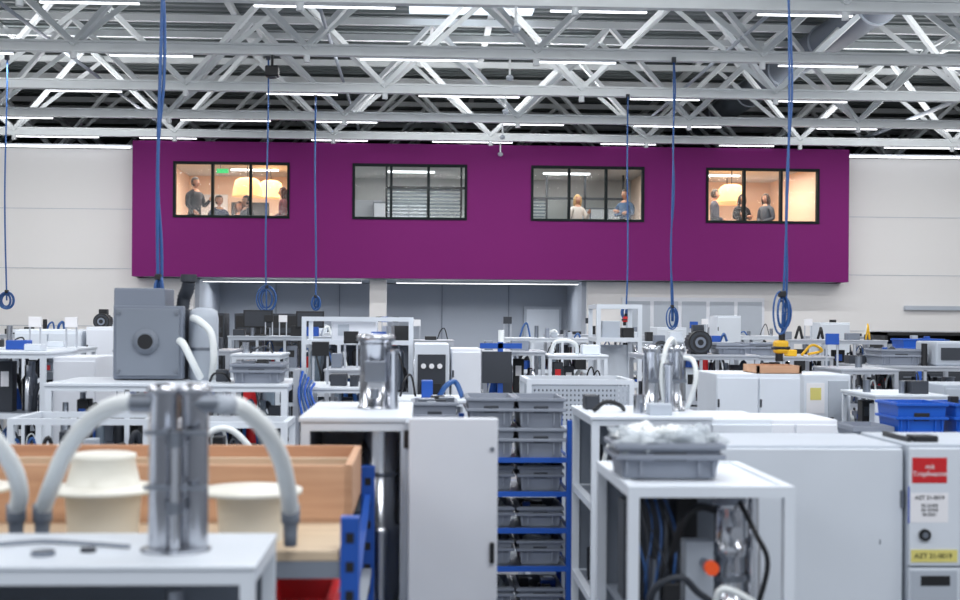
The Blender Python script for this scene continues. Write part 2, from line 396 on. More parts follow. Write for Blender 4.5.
# ---------------- roof trusses (triangular lattice girders)
ZC=6.22
for y in (7,10.3,13.6,17,20.4,23.7,27.0,29.8,33.5,37,41):
    b=B(); x0,x1=-17.9,17.9
    b.box(x0,x1,y-.075,y+.075,ZC-.02,ZC+.02,TRUSS); b.box(x0,x1,y-.02,y+.02,ZC,ZC+.12,TRUSS); b.box(x0,x1,y-.075,y+.075,ZC+.12,ZC+.15,TRUSS)
    for dy in (-.75,.75): b.box(x0,x1,y+dy-.06,y+dy+.06,ZC+1.75,ZC+1.88,TRUSS)
    x=x0+((y*7)%2)
    while x<x1-1.7:
        for dy in (-.75,.75):
            b.bar((x,y,ZC+.1),(x+1.75,y+dy,ZC+1.8),.085,TRUSS); b.bar((x+3.5 if x+3.5<x1 else x1,y,ZC+.1),(x+1.75,y+dy,ZC+1.8),.085,TRUSS)
        b.bar((x+1.75,y-.75,ZC+1.8),(x+1.75,y+.75,ZC+1.8),.07,TRUSS)
        b.cyl(x,y,ZC-.12,ZC,.05,TRUSS,10)
        x+=3.5
    xx=.43-(30-y)*.0454
    b.bar((xx,y,ZC-.3),(xx,y,ZC),.03,TRUSS); b.ball((xx,y,ZC-.31),(.06,.06,.05),LGREY,10,6)
    b.obj('roof_truss',False)
    if 9<y<31:
        b=B(); k=int(y); x=-16.5+((y*3)%3)
        while x<15.5:
            ln=1.25 if (k%3) else 1.8
            b.box(x,x+ln,y+.14,y+.22,ZC-.02,ZC+.02,WHITE2); b.box(x,x+ln,y+.155,y+.205,ZC-.035,ZC-.02,TUBEL)
            b.box(x+.2,x+.24,y,y+.2,ZC+.0,ZC+.03,STEEL); x+=2.7+(k%2)*1.1; k+=1
        b.obj('strip_luminaire_row',False)
b=B()
for x in (-15,-10,-5,0,5,10,15):
    b.box(x-.06,x+.06,-4.9,45.9,ZC+1.88,ZC+1.98,TRUSS)
b.obj('roof_purlin_set',False)
b=B()
for x,z,r in ((-7.2,6.55,.03),(-2.8,6.6,.03),(3.6,6.6,.03),(9.2,6.6,.045)):
    b.cyl(x,0,-4.8,45.8,r,LGREY,10,'y',z)
b.obj('sprinkler_pipe_set',False)
b=B(); b.cyl(6.6,0,16,45.8,.32,GREY,24,'y',7.75)
for y in range(17,45,3): b.cyl(6.6,0,y,y+.06,.35,LGREY,24,'y',7.75)
for y in range(17,45,6): b.bar((6.6,y,8.05),(6.6,y,8.25),.04,STEEL)
b.obj('ventilation_duct',False)
b=B()
for (x,y) in ((-1.6,25.2),(4,22.2)):
    b.box(x,x+2.4,y,y+.9,8.17,8.19,SKYL)
b.obj('skylight_set',False)
b=B(); b.box(-17.9,-7.8,30.45,30.55,6.03,6.1,WHITE2); b.box(-14,-7.9,30.42,30.45,6.02,6.05,TUBEL); b.box(8.45,17.9,30.45,30.55,6.03,6.1,WHITE2); b.box(8.5,14,30.42,30.45,6.02,6.05,TUBEL); b.obj('wall_top_light_rail',False)
b=B(); b.box(-.1,.1,-.1,.1,0,.16,BLACK,.02); b.cyl(0,0,.16,.35,.02,BLACK,8); b.cyl(0,0,-.02,0,.07,DGREY,16)
b.v=[(v[0]-3.62,v[1]+20.4,v[2]+5.87) for v in b.v]; b.obj('ceiling_projector',False)
# ================================================================ EQUIPMENT (site plan coords)
def frame(b,x0,x1,y0,y1,z0,z1,w,m,mids=()):
    for x in (x0,x1-w):
        for y in (y0,y1-w): b.box(x,x+w,y,y+w,z0,z1,m)
    for z in (z1-w,)+tuple(mids):
        b.box(x0+w,x1-w,y0,y0+w,z,z+w,m); b.box(x0+w,x1-w,y1-w,y1,z,z+w,m)
        b.box(x0,x0+w,y0+w,y1-w,z,z+w,m); b.box(x1-w,x1,y0+w,y1-w,z,z+w,m)
def gear(b,x0,x1,y0,y1,z0,z1,rn,dens=1.0):
    n=int(max(2,(x1-x0)/.11*dens)); w=(x1-x0)/n
    for i in range(n):
        cx=x0+w*(i+.5); cy=rn.uniform(y0+.06,max(y0+.07,(y0+y1)/2)); t=rn.random(); H=(z1-z0)*rn.uniform(.5,.95); r=min(w*.33,.06)
        if t<.26:
            b.lathe(cx,cy,[(r,z0),(r,z0+H*.7),(r*.6,z0+H*.78),(r*.6,z0+H)],rn.choice([CHROME,STEEL,GLASSY,DGREY]),14)
        elif t<.6:
            b.box(cx-w*.4,cx+w*.4,cy-.06,cy+.06,z0,z0+H,rn.choice([WHITE,LGREY,DGREY,BLACK,DGREY,FANG,BLACK]),.006); b.box(cx-w*.25,cx+w*.2,cy-.066,cy-.06,z0+H*.5,z0+H*.8,rn.choice([BLACK,PAPER,DGREY,BLUE,RED]))
        else:
            b.tube([(cx-w*.4,cy,z0),(cx-w*.2,cy-.04,z0+H*.8),(cx+w*.2,cy-.03,z0+H),(cx+w*.5,cy,z0+H*.3),(cx+w*.6,cy,z0)],rn.choice([.008,.012,.018]),rn.choice([BLACK,HOSE,CABLE,BLACK,DGREY]),8,5)
            b.cyl(cx,cy+.1,z0,z0+H*.6,r*1.2,rn.choice([RED,BLACK,BLUE,DGREY,STEEL,BLACK]),12)
def topgear(b,x0,x1,y0,y1,z,rn):
    x=x0+.03
    while x<x1-.12:
        w=rn.uniform(.05,.2); w=min(w,x1-x-.03); y=rn.uniform(y0+.1,y1-.25); t=rn.random(); h=rn.uniform(.04,.15)
        if t<.42: b.box(x,x+w,y,y+.16,z,z+h,rn.choice([DGREY,LGREY,BLACK,WHITE,FANG,TOTE,BLUE,DGREY]),.006)
        elif t<.6: b.cyl(x+.04,y,z,z+h*1.5,.03,rn.choice([CHROME,STEEL,DGREY,HOSE,BLACK]),14)
        elif t<.82: b.tube([(x,y,z+.01),(x+w*.3,y-.03,z+h*1.2),(x+w*.7,y+.03,z+h*1.5),(x+w,y,z+.01)],rn.choice([.008,.014,.02]),rn.choice([BLACK,HOSE,CABLE,DGREY,YEL]),8,5)
        else:
            b.bar((x,y,z),(x,y,z+.28),.015,ALU); b.bar((x+.1,y,z),(x+.1,y,z+.28),.015,ALU); b.box(x-.01,x+.11,y-.02,y+.01,z+.2,z+.3,rn.choice([PAPER,BLACK,DGREY,BLUE]),.003)
        x+=w+rn.uniform(.01,.08)
def machine(name,x0,x1,y0,y1,zt,seed,top=True,back=True,w=.04,levels=2,m=WHITE,span=1.0,dens=1.0,on=False):
    rn=random.Random(seed); b=B()
    zs=[zt-span*(k+1)/levels for k in range(levels)]
    frame(b,x0,x1,y0,y1,0.03,zt-.01,w,m,tuple(zs))
    for x in (x0,x1-w):
        for y in (y0,y1-w): b.cyl(x+w/2,y+w/2,0,.03,w*.5,BLACK,10)
    nm=int((x1-x0)/.4)
    for k in range(1,nm): 
        x=x0+(x1-x0-w*.7)*k/nm; b.box(x,x+w*.7,y0,y0+w*.7,zs[-1],zt-w,m); b.box(x,x+w*.7,y1-w*.7,y1,.1,zt-w,m)
    if top: b.box(x0-.01,x1+.01,y0-.01,y1+.01,zt-.02,zt,m,.004)
    if back: b.box(x0+w,x1-w,y1-w*.7,y1-w*.4,.2,zt-w,GREY if seed%2 else LGREY)
    lo=zt
    for z in zs:
        b.box(x0+w,x1-w,y0+w,y1-w,z+w*.4,z+w*.8,GREY)
        gear(b,x0+w*1.2,x1-w*1.2,y0+w,y1-w,z+w*.8,lo-w-.02,rn,dens)
        gear(b,x0+w*1.2,x1-w*1.2,(y0+y1)/2,y1-w,z+w*.8,lo-w-.02,rn,dens); lo=z
    if on and top: topgear(b,x0,x1,y0,y1,zt,rn)
    return b.obj(name)
def cabinet(name,x0,x1,y0,y1,zt,m=WHITE,doors=2,handles=True,vents=False):
    b=B(); b.box(x0,x1,y0+.02,y1,.08,zt,m,.008); b.box(x0+.03,x1-.03,y0+.05,y1-.03,0,.08,DGREY)
    w=(x1-x0)/doors
    for i in range(doors):
        a=x0+i*w+.006; c=x0+(i+1)*w-.006
        b.box(a,c,y0,y0+.02,.12,zt-.03,m,.005)
        if handles: b.box(c-.05,c-.03,y0-.02,y0,zt*.72,zt*.72+.12,BLACK,.004)
        b.cyl(a+.01,y0,zt-.25,zt-.19,.008,DGREY,8); b.cyl(a+.01,y0,.25,.31,.008,DGREY,8)
    return b.obj(name)
def tote(name,x,y,z,w,d,h,m=TOTE,fill=None,seed=1):
    """stackable open plastic container: tapered walls, rim, ribs, hand hole. x,y = centre"""
    b=B(); t=.012; tp=.02
    o=[(-w/2+tp,-d/2+tp,0),(w/2-tp,-d/2+tp,0),(w/2-tp,d/2-tp,0),(-w/2+tp,d/2-tp,0),(-w/2,-d/2,h),(w/2,-d/2,h),(w/2,d/2,h),(-w/2,d/2,h)]
    i=[(-w/2+tp+t,-d/2+tp+t,t),(w/2-tp-t,-d/2+tp+t,t),(w/2-tp-t,d/2-tp-t,t),(-w/2+tp+t,d/2-tp-t,t),(-w/2+t,-d/2+t,h),(w/2-t,-d/2+t,h),(w/2-t,d/2-t,h),(-w/2+t,d/2-t,h)]
    vs=o+i; fs=[(0,3,2,1)]+[(k,(k+1)%4,(k+1)%4+4,k+4) for k in range(4)]+[(8,9,10,11)]+[(8+k,12+k,12+(k+1)%4,8+(k+1)%4) for k in range(4)]+[(4+k,4+(k+1)%4,12+(k+1)%4,12+k) for k in range(4)]
    b.add(vs,fs,m)
    e=.012
    for zz in (h-.022,h-.07*h/.15):
        b.box(-w/2-e,w/2+e,-d/2-e,-d/2+.002,zz,zz+.018,m,.003); b.box(-w/2-e,w/2+e,d/2-.002,d/2+e,zz,zz+.018,m,.003)
        b.box(-w/2-e,-w/2+.002,-d/2,d/2,zz,zz+.018,m,.003); b.box(w/2-.002,w/2+e,-d/2,d/2,zz,zz+.018,m,.003)
    b.box(-w*.16,w*.16,-d/2+.0,-d/2+.02,h*.5,h*.72,DGREY if m is TOTE else BLACK,.004)
    for q in (-.42,-.28,.28,.42): b.box(w*q-.004,w*q+.004,-d/2-.003,-d/2+.02,h*.1,h*.62,m)
    rn=random.Random(seed)
    if fill=='hose':
        for k in range(3): 
            r=min(w,d)*(.36-.06*k); b.tube([(r*math.cos(a*.5),r*.8*math.sin(a*.5),h*.7+.02*k+.01*math.sin(a)) for a in range(13)],.014,HOSE,8,4)
    elif fill=='parts':
        for k in range(9):
            px,py=rn.uniform(-w*.32,w*.32),rn.uniform(-d*.32,d*.32); s=rn.uniform(.02,.05)
            b.box(px-s,px+s,py-s,py+s,t,h*rn.uniform(.6,1.15),rn.choice([BLACK,DGREY,STEEL,LGREY,BLUE,BLACK]),.004)
    elif fill=='film':
        for k in range(10):
            px,py=rn.uniform(-w*.3,w*.3),rn.uniform(-d*.28,d*.28); rr=rn.uniform(.04,.065); sd=rn.random()*50
            def fn(q,p,sd=sd): return q*(1+.9*mnoise.noise(p*2.5+Vector((sd,0,0)))+.35*mnoise.noise(p*7+Vector((sd,9,0))))
            b.ball((px,py,h*.9+.02*rn.random()),(rr*1.4,rr,rr*.7),CLEAR if k%3 else HOSE,22,14,fn)
    b.v=[(v[0]+x,v[1]+y,v[2]+z) for v in b.v]
    return b.obj(name)
# ---- front left machine table
b=B(); x0,x1,y0,y1,zt=-1.95,-.55,3.2,3.7,1.6
b.box(x0,x1,y0,y1,zt-.012,zt,WHITE,.004); frame(b,x0+.004,x1-.004,y0+.004,y1-.004,0,zt-.012,.035,WHITE,(.9,1.2))
b.box(x0+.04,x1-.04,y1-.02,y1-.01,.3,zt-.05,GREY); b.box(x0+.04,x1-.04,y0+.04,y1-.04,1.25,1.27,GREY)
rn=random.Random(9); gear(b,x0+.06,x1-.06,y0+.05,y1-.1,1.27,1.54,rn,1.0)
b.box(-1.3,-1.22,3.3,3.36,zt,zt+.006,DGREY); b.cyl(-1.1,3.35,zt,zt+.012,.03,STEEL,16); b.cyl(-1.0,3.4,zt,zt+.01,.02,DGREY,16)
b.tube([(-1.45,3.5,zt+.01),(-1.3,3.42,zt+.012),(-1.15,3.5,zt+.01),(-1.0,3.46,zt+.01),(-.9,3.42,zt+.01)],.006,GREY,8)
b.obj('machine_table')
def conveyor(x,y,z,name='vacuum_conveyor'):
    b=B()
    b.lathe(x-.003,y,[(.09,z),(.09,z+.006),(.055,z+.007)],STEEL,32)
    b.lathe(x-.036,y,[(.038,z+.006),(.038,z+.40),(.043,z+.405),(.043,z+.42),(.03,z+.43)],CHROME,32)
    b.lathe(x+.042,y+.01,[(.036,z+.006),(.036,z+.40),(.041,z+.405),(.041,z+.42),(.03,z+.43)],CHROME,32)
    for zz in (.16,.30): b.box(x-.08,x+.085,y-.045,y-.036,z+zz,z+zz+.012,STEEL,.003); 
    b.cyl(x+.003,y-.05,z+.006,z+.27,.014,CHROME,16); b.cyl(x+.003,y-.05,z+.27,z+.31,.02,STEEL,16)
    b.cyl(x+.003,y-.05,z+.10,z+.13,.02,STEEL,12)
    b.cyl(x,y,-.12,-.03,.026,STEEL,20,'x',z+.379); b.cyl(x,y,.035,.12,.026,STEEL,20,'x',z+.379)
    return b.obj(name)
conveyor(-.78,3.45,1.6); conveyor(-1.56,3.45,1.6)
def hose(pts,r=.0235,name='suction_hose'):
    b=B(); b.tube(pts,r,HOSE,14,8,.07,.012)
    p=Vector(pts[-1]); b.tube([p+Vector((0,0,.02)),p+Vector((0,0,-.03)),p+Vector((0,0,-.036)),p+Vector((0,0,-.1))],[.028,.028,.022,.019],GREY,14,2)
    p=Vector(pts[0]); q=Vector(pts[1]); d=(q-p).normalized(); b.tube([p-d*.01,p+d*.04],.028,LGREY,14,2,raw=True)
    return b.obj(name)
hose([(-.875,3.45,1.979),(-.95,3.5,1.974),(-1.04,3.58,1.93),(-1.138,3.7,1.838),(-1.208,3.8,1.727),(-1.257,3.88,1.638)])
hose([(-.685,3.45,1.979),(-.633,3.5,1.966),(-.58,3.58,1.903),(-.549,3.7,1.81),(-.539,3.8,1.713),(-.538,3.88,1.638)])
hose([(-1.455,3.45,1.979),(-1.39,3.5,1.96),(-1.325,3.56,1.90),(-1.297,3.7,1.79),(-1.303,3.8,1.70),(-1.33,3.86,1.638)])
# ---- blue rack carrying planks, crate and hoppers
b=B(); x0,x1=-2.1,-.38
for x in (x0,x1-.055):
    for y in (3.86,5.22):
        b.box(x,x+.055,y,y+.05,0,1.62,BLUE,.003)
        for k in range(18): b.box(x+.016,x+.04,y-.002,y,.1+k*.085,.13+k*.085,BLACK)
    for z in (.3,.8,1.3): b.bar((x+.027,3.9,z),(x+.027,5.24,z+.2),.025,BLUE)
for z in (.25,1.13):
    for y in (3.87,5.22): b.box(x0+.055,x1-.055,y,y+.04,z,z+.09,BLUE)
    b.box(x0+.01,x1-.01,3.92,5.21,z+.06,z+.09,LGREY)
for y in (3.87,5.22): b.box(x0+.055,x1-.055,y,y+.04,1.44,1.49,GREY)
b.box(x0+.06,x1-.06,3.87,5.26,1.49,1.52,PLANK,.003); b.obj('pallet_rack')
b=B(); x0,x1,y0,y1,z0,z1=-2.04,-.44,4.42,5.15,1.52,1.71
b.box(x0,x1,y0,y0+.025,z0,z1,WOOD,.002); b.box(x0,x1,y1-.025,y1,z0,z1,WOOD,.002); b.box(x0,x0+.025,y0,y1,z0,z1,WOOD); b.box(x1-.025,x1,y0,y1,z0,z1,WOOD); b.box(x0,x1,y0,y1,z0,z0+.015,WOOD)
b.box(x0+.02,x1-.02,4.75,4.78,z0,z1-.01,PLANK); b.obj('wooden_crate')
def hopper(x,y,z,r,tall=True,name='plastic_hopper'):
    b=B(); P=[(r*.62,z),(r*.68,z+.14),(r,z+.142),(r*1.02,z+.15),(r,z+.158),(r*.7,z+.16)]
    P+=[(r*.66,z+.165),(r*.56,z+.24),(r*.58,z+.245),(r*.58,z+.258),(r*.5,z+.262),(.02,z+.266)] if tall else [(r*.65,z+.165),(.02,z+.17)]
    b.lathe(x,y,P,PLAST,40)
    return b.obj(name)
hopper(-1.16,4.12,1.52,.17); hopper(-.70,4.1,1.52,.155,False); hopper(-1.62,4.12,1.52,.17)
tote('red_storage_bin',-.55,4.15,1.22,.2,.34,.14,RED); tote('storage_bin',-.85,4.2,1.22,.3,.36,.16,BINBLUE,'parts')
# ---- centre machine with open door, hopper column
b=B(); x0,x1,y0,y1,zt=-.73,-.30,5.3,6.3,1.81
b.box(x0-.01,x1+.01,y0-.01,y1,zt-.02,zt,WHITE,.004); frame(b,x0,x1,y0,y1,0,zt-.02,.035,WHITE,(.7,))
b.box(x0+.035,x1-.035,y1-.03,y1-.02,.1,zt-.04,WHITE); b.box(x0+.005,x0+.015,y0+.035,y1,.1,zt-.04,LGREY); b.box(x1-.015,x1-.005,y0+.035,y1,.1,zt-.04,LGREY)
b.box(x0+.035,x1-.035,y0+.035,y1-.04,.72,.74,GREY)
b.lathe(-.42,5.5,[(.03,.74),(.03,.86),(.088,1.12),(.092,1.32),(.094,1.33),(.094,1.35),(.066,1.36),(.066,1.79)],CHROME,36)
b.cyl(-.42,5.5,1.56,1.575,.074,STEEL,32)
b.box(-.66,-.56,5.6,5.75,.74,1.15,DGREY,.006); b.box(-.66,-.54,5.7,5.8,1.2,1.5,LGREY,.006); b.tube([(-.6,5.6,1.5),(-.58,5.5,1.6),(-.5,5.45,1.65),(-.48,5.5,1.7)],.01,BLACK)
b.tube([(-.62,5.5,.75),(-.6,5.45,1.0),(-.55,5.45,1.2),(-.5,5.5,1.3)],.012,CABLE); b.box(-.69,-.62,5.36,5.5,1.05,1.3,WHITE2,.005); b.obj('dosing_machine')
b=B(); b.lathe(-.455,5.85,[(.078,1.81),(.078,1.82),(.07,1.825),(.07,2.10),(.084,2.105),(.084,2.13),(.07,2.135),(.07,2.09),(.01,2.09)],CHROME,40)
b.cyl(-.455,5.74,1.86,1.9,.02,STEEL,12); b.box(-.50,-.41,5.765,5.775,1.93,2.02,STEEL,.003)
b.lathe(-.375,5.80,[(.02,1.81),(.02,2.05),(.026,2.055),(.026,2.07)],CHROME,16); b.obj('steel_separator')
b=B(); x0,x1,y0,zt=-.275,.07,5.16,1.82
b.box(x0,x1,y0,y0+.035,.1,zt,WHITE2,.006); b.box(x0+.02,x1-.02,y0+.035,y0+.04,.14,zt-.04,LGREY)
b.box(x1-.03,x1-.012,y0-.02,y0,1.26,1.34,BLACK,.004); b.cyl(x1-.022,y0,-.008,.0,.009,STEEL,12,'y',zt-.12)
for z in (.3,1.0,1.7): b.cyl(x0-.008,y0+.03,z,z+.07,.012,BLACK,10)
b.box(x0-.012,x0,y0+.03,y0+.15,.0,zt-.02,LGREY); b.box(x1-.05,x1-.01,y0,y0+.035,0,.1,BLACK); b.obj('machine_door_panel')
cabinet('control_cabinet',-.25,.02,5.9,6.6,1.66,WHITE,1)
# ---- blue kanban rack with totes
b=B(); x0,x1,y0,y1=-.12,.55,8.0,8.62
for x in (x0,x1-.035):
    for y in (y0,y1-.035): b.box(x,x+.035,y,y+.035,0,1.60,BLUE,.002)
SH_=[.22,.46,.72,.95,1.17,1.375]
for z in SH_:
    b.box(x0+.035,x1-.035,y0+.005,y0+.03,z-.03,z,BLUE); b.box(x0+.035,x1-.035,y1-.03,y1-.005,z-.03,z,BLUE)
    b.box(x0+.01,x0+.03,y0+.03,y1-.03,z-.03,z,BLUE); b.box(x1-.03,x1-.01,y0+.03,y1-.03,z-.03,z,BLUE)
    b.box(x0+.035,x1-.035,y0+.03,y1-.03,z-.012,z,STEEL)
b.obj('storage_rack')
k=0
for si,z in enumerate(SH_[:-1]):
    for x in (.065,.365):
        k+=1; tote('storage_bin',x,8.3,z,.265,.42,.12 if si%2 else .15,TOTE,['hose','parts','hose','parts'][(k+si)%4],k)
for zz in (1.375,1.555):
    for x in (.06,.36): tote('storage_bin',x,8.26,zz,.28,.5,.18,TOTE,None,int(x*100))
tote('storage_bin',-.28,8.3,1.5,.27,.42,.2,TOTE,'parts',5)
table(-.46,-.13,8.0,8.62,0,1.5,LGREY,ALU,'side_stand',True)
b=B(); b.box(.57,.66,8.1,8.6,0,1.45,BLUE,.005); 
for z in (.3,.6,.9,1.2): b.box(.58,.65,8.09,8.1,z,z+.18,DGREY)
b.obj('blue_locker')
# ---- right front frame machine
b=B(); x0,x1,y0,y1,zt=.475,1.03,4.4,5.2,1.655
frame(b,x0,x1,y0,y1,0,zt,.036,WHITE,(.85,))
b.box(x0+.036,x1-.036,y0+.036,y1-.036,zt-.02,zt-.006,WHITE); b.box(x0+.036,x1-.036,y1-.02,y1-.01,.1,zt-.04,GREY); b.box(x0+.036,x1-.036,y0+.036,y1-.036,1.17,1.185,GREY); b.box(x0+.036,x1-.036,y0+.036,y1-.036,.85,.87,GREY)
z=1.185
b.lathe(.86,4.62,[(.07,z),(.07,z+.03),(.045,z+.04),(.045,z+.20),(.06,z+.21),(.06,z+.24),(.05,z+.25),(.05,z+.36),(.06,z+.37),(.06,z+.39),(.045,z+.40),(.04,z+.44)],CHROME,30)
b.cyl(.86,4.62,z+.12,z+.14,.06,STEEL,24); b.cyl(.86,0,4.5,4.6,.022,CHROME,16,'y',z+.3)
b.lathe(.955,4.66,[(.028,z),(.028,z+.25),(.02,z+.26),(.02,z+.42)],CHROME,18)
b.tube([(.82,4.62,z+.36),(.74,4.56,z+.38),(.68,4.55,z+.32),(.65,4.6,z+.15),(.64,4.66,z)],.014,BLACK)
b.tube([(.56,4.55,z),(.58,4.48,z+.12),(.66,4.46,z+.16),(.73,4.5,z+.1),(.80,4.52,z+.05)],.012,DGREY)
b.tube([(.93,4.52,z+.02),(.96,4.48,z+.2),(.92,4.48,z+.3),(.88,4.55,z+.4)],.009,BLACK)
b.tube([(.78,4.5,z+.02),(.8,4.46,z+.12),(.9,4.46,z+.08),(.96,4.5,z+.02)],.012,HOSE)
rn=random.Random(5)
for i in range(12): 
    xx=.53+i*.01; b.tube([(xx,4.72,z+.42),(xx+rn.uniform(-.02,.03),4.6,z+.3),(xx+rn.uniform(-.02,.05),4.56,z+.15),(xx+rn.uniform(-.01,.03),4.66,z)],.004,[BLACK,DGREY,CABLE][i%3],6)
b.cyl(.765,0,4.45,4.48,.024,ORANGE,18,'y',z+.19); b.cyl(.765,0,4.48,4.6,.015,STEEL,12,'y',z+.19); b.box(.70,.80,4.58,4.66,z,z+.26,LGREY,.005)
b.box(.53,.68,4.85,5.0,z,z+.36,DGREY,.006); b.box(.72,.8,4.85,5.0,z,z+.4,BLACK,.006); b.box(.9,.98,4.85,5.0,z,z+.42,GREY,.006); b.cyl(.60,4.60,z,z+.2,.03,STEEL,20); b.box(.62,.68,4.56,4.62,z,z+.12,BLACK,.005)
b.lathe(.72,4.7,[(.04,.87),(.05,1.0),(.05,1.12)],STEEL,20); b.lathe(.9,4.6,[(.05,.87),(.05,1.1)],CHROME,20)
b.obj('filling_machine')
tote('storage_bin',.655,4.74,1.655,.36,.27,.125,TOTE,'film',3)
# ---- grey switch cabinets
b=B(); x0,x1,y0,y1,zt=.93,1.715,5.4,6.0,1.70
b.box(x0,x1,y0+.02,y1,.1,zt,LGREY,.006); b.box(x0+.02,x1-.02,y0+.05,y1,0,.1,DGREY); b.box(x0+.005,x1-.005,y0,y0+.02,.12,zt-.012,WHITE,.004)
b.box(x0+.03,x0+.05,y0-.02,y0,1.0,1.14,BLACK,.003)
for z in (.4,1.45): b.cyl(x1-.008,y0-.002,z,z+.07,.009,STEEL,8)
b.box(x1-.10,x1-.095,y0-.002,y0,1.3,1.32,STEEL); b.obj('switch_cabinet')
b=B(); x0,x1=1.722,2.55
b.box(x0,x1,y0+.02,y1,.1,zt+.01,LGREY,.006); b.box(x0+.02,x1-.02,y0+.05,y1,0,.1,DGREY)
b.box(x0+.004,x0+.215,y0,y0+.02,.12,1.21,WHITE,.004); b.box(x0+.004,x0+.215,y0,y0+.02,1.22,zt-.005,WHITE,.004); b.box(x0+.222,x1-.005,y0,y0+.02,.12,zt-.005,WHITE,.004)
b.box(x0+.01,x0+.20,y0-.004,y0,1.235,1.285,YLAB); b.box(x0+.01,x0+.20,y0-.004,y0,1.05,1.2,LGREY); b.box(x0+.05,x0+.17,y0-.006,y0-.003,1.14,1.18,BLACK)
b.cyl(x0+.065,0,y0-.012,y0,.024,BLACK,20,'y',1.345); b.cyl(x0+.065,0,y0-.014,y0-.01,.012,STEEL,16,'y',1.345)
b.box(x0+.03,x0+.045,y0+.1,y0+.4,zt+.01,zt+.03,BLACK); b.box(x0+.06,x0+.16,y0+.1,y0+.2,zt+.01,zt+.035,BLACK,.003)
o=b.obj('switch_cabinet'); text_on(o,'AZT 21-0019',x0+.10,y0-.0055,1.26,.028,BLACK)
b=B(); b.box(1.745,1.895,5.385,5.395,1.55,1.66,RED,.004); b.box(1.752,1.888,5.383,5.386,1.557,1.653,RED)
o=b.obj('red_sign'); text_on(o,'mit\nTropfwanne',1.82,5.381,1.606,.029,PAPER)
b=B(); b.box(1.735,1.905,5.388,5.395,1.39,1.54,BLUELAB,.003); b.box(1.743,1.897,5.384,5.389,1.395,1.515,PAPER)
o=b.obj('document_pouch'); text_on(o,'AZT 21-0019',1.82,5.382,1.495,.022,BLACK); text_on(o,'05-22400\n4X KM20\n03.2021',1.82,5.382,1.445,.018,DGREY)
# ---- right mid tables & separators
machine('assembly_machine',.57,1.2,7.0,7.9,1.70,21,True,True,.04,2)
cabinet('control_cabinet',1.27,1.62,7.4,8.1,1.66,WHITE,1); cabinet('control_cabinet',1.66,2.2,8.2,8.8,1.60,WHITE2,2)
b=B()
for x,y in ((.955,7.4),(1.10,7.45)):
    b.lathe(x,y,[(.05,1.70),(.05,1.71),(.042,1.715),(.042,2.02),(.05,2.025),(.05,2.06),(.036,2.07)],CHROME,28)
b.tube([(1.02,7.36,1.74),(1.0,7.34,1.9),(1.02,7.34,2.04),(1.06,7.38,2.1),(1.10,7.45,2.06)],.014,HOSE,12,8,.07,.012)
b.tube([(1.14,7.42,2.0),(1.18,7.36,1.98),(1.19,7.34,1.88),(1.16,7.36,1.76),(1.15,7.4,1.72)],.014,HOSE,12,8,.07,.012); b.box(.93,1.14,7.35,7.36,1.86,1.88,STEEL)
b.lathe(1.03,7.3,[(.022,1.70),(.022,1.95),(.03,1.955),(.03,1.97)],CHROME,16)
b.obj('cyclone_separator')
b=B(); b.box(.90,1.02,7.08,7.2,1.7,1.76,LGREY,.005); b.cyl(.87,7.25,1.7,1.8,.03,CHROME,18); b.obj('valve_block')
b=B(); b.tube([(.62,7.3,1.71),(.68,7.25,1.76),(.76,7.3,1.74),(.8,7.4,1.71)],.012,BLACK,8); b.box(.6,.68,7.5,7.65,1.70,1.78,DGREY,.006); b.obj('hand_scanner')
# perforated panel bench
b=B(); x0,x1,y0,y1,zt=.32,1.09,9.5,10.2,1.78
frame(b,x0,x1,y0,y1,0,zt,.035,WHITE,(1.42,.7)); 
for r in range(8):
    z=1.465+r*.035; b.box(x0+.035,x1-.035,y0+.01,y0+.014,z,z+.02,LGREY)
n=24
for k in range(n+1):
    x=x0+.035+(x1-x0-.07-.012)*k/n; b.box(x,x+.018,y0+.009,y0+.013,1.455,1.745,LGREY)
b.box(x0+.035,x1-.035,y0+.05,y1-.04,1.44,1.46,GREY); b.box(x0+.1,x1-.1,y0+.25,y1-.1,1.46,1.7,DGREY,.01)
b.box(x0+.035,x1-.035,y1-.02,y1-.01,.1,1.74,LGREY); b.box(x0+.035,x1-.035,y0+.02,y0+.03,.74,1.4,LGREY)
b.obj('perforated_workbench')
cabinet('control_cabinet',1.76,2.40,10.0,10.7,1.81,WHITE,2)
b=B(); b.box(2.08,2.42,10.05,10.5,1.81,1.815,WOOD); b.box(2.08,2.42,10.05,10.07,1.81,1.87,WOOD); b.box(2.08,2.42,10.48,10.5,1.81,1.87,WOOD); b.box(2.08,2.10,10.05,10.5,1.81,1.87,WOOD); b.box(2.40,2.42,10.05,10.5,1.81,1.87,WOOD); b.box(2.24,2.26,10.07,10.48,1.81,1.86,WOOD); b.obj('wooden_tray')
b=B(); x0,x1,y0,y1,zt=2.66,3.05,11,11.7,1.77
b.box(x0,x1,y0,y1,.06,zt,WHITE,.008); b.box(x0+.02,x1-.02,y0+.03,y1,0,.06,BLACK); b.box(x0+.02,x0+.17,y0-.006,y0,1.45,1.7,PAPER); b.box(x0+.05,x0+.14,y0-.01,y0-.005,1.56,1.66,YLAB)
b.box(x0+.2,x1-.02,y0-.01,y0,.1,zt-.05,LGREY,.004); b.cyl(x0+.1,0,y0-.03,y0,.03,RED,16,'y',1.38); b.box(x0+.22,x0+.24,y0-.03,y0-.01,1.3,1.42,BLACK); b.obj('labelled_control_cabinet')
machine('wiring_frame',3.1,3.6,11.5,12.3,1.80,31,True,False,.035,3,ALU,1.0,1.2,True)
machine('packing_bench',2.45,3.7,8.8,9.6,1.43,77,True,True,.04,2,LGREY,.9)
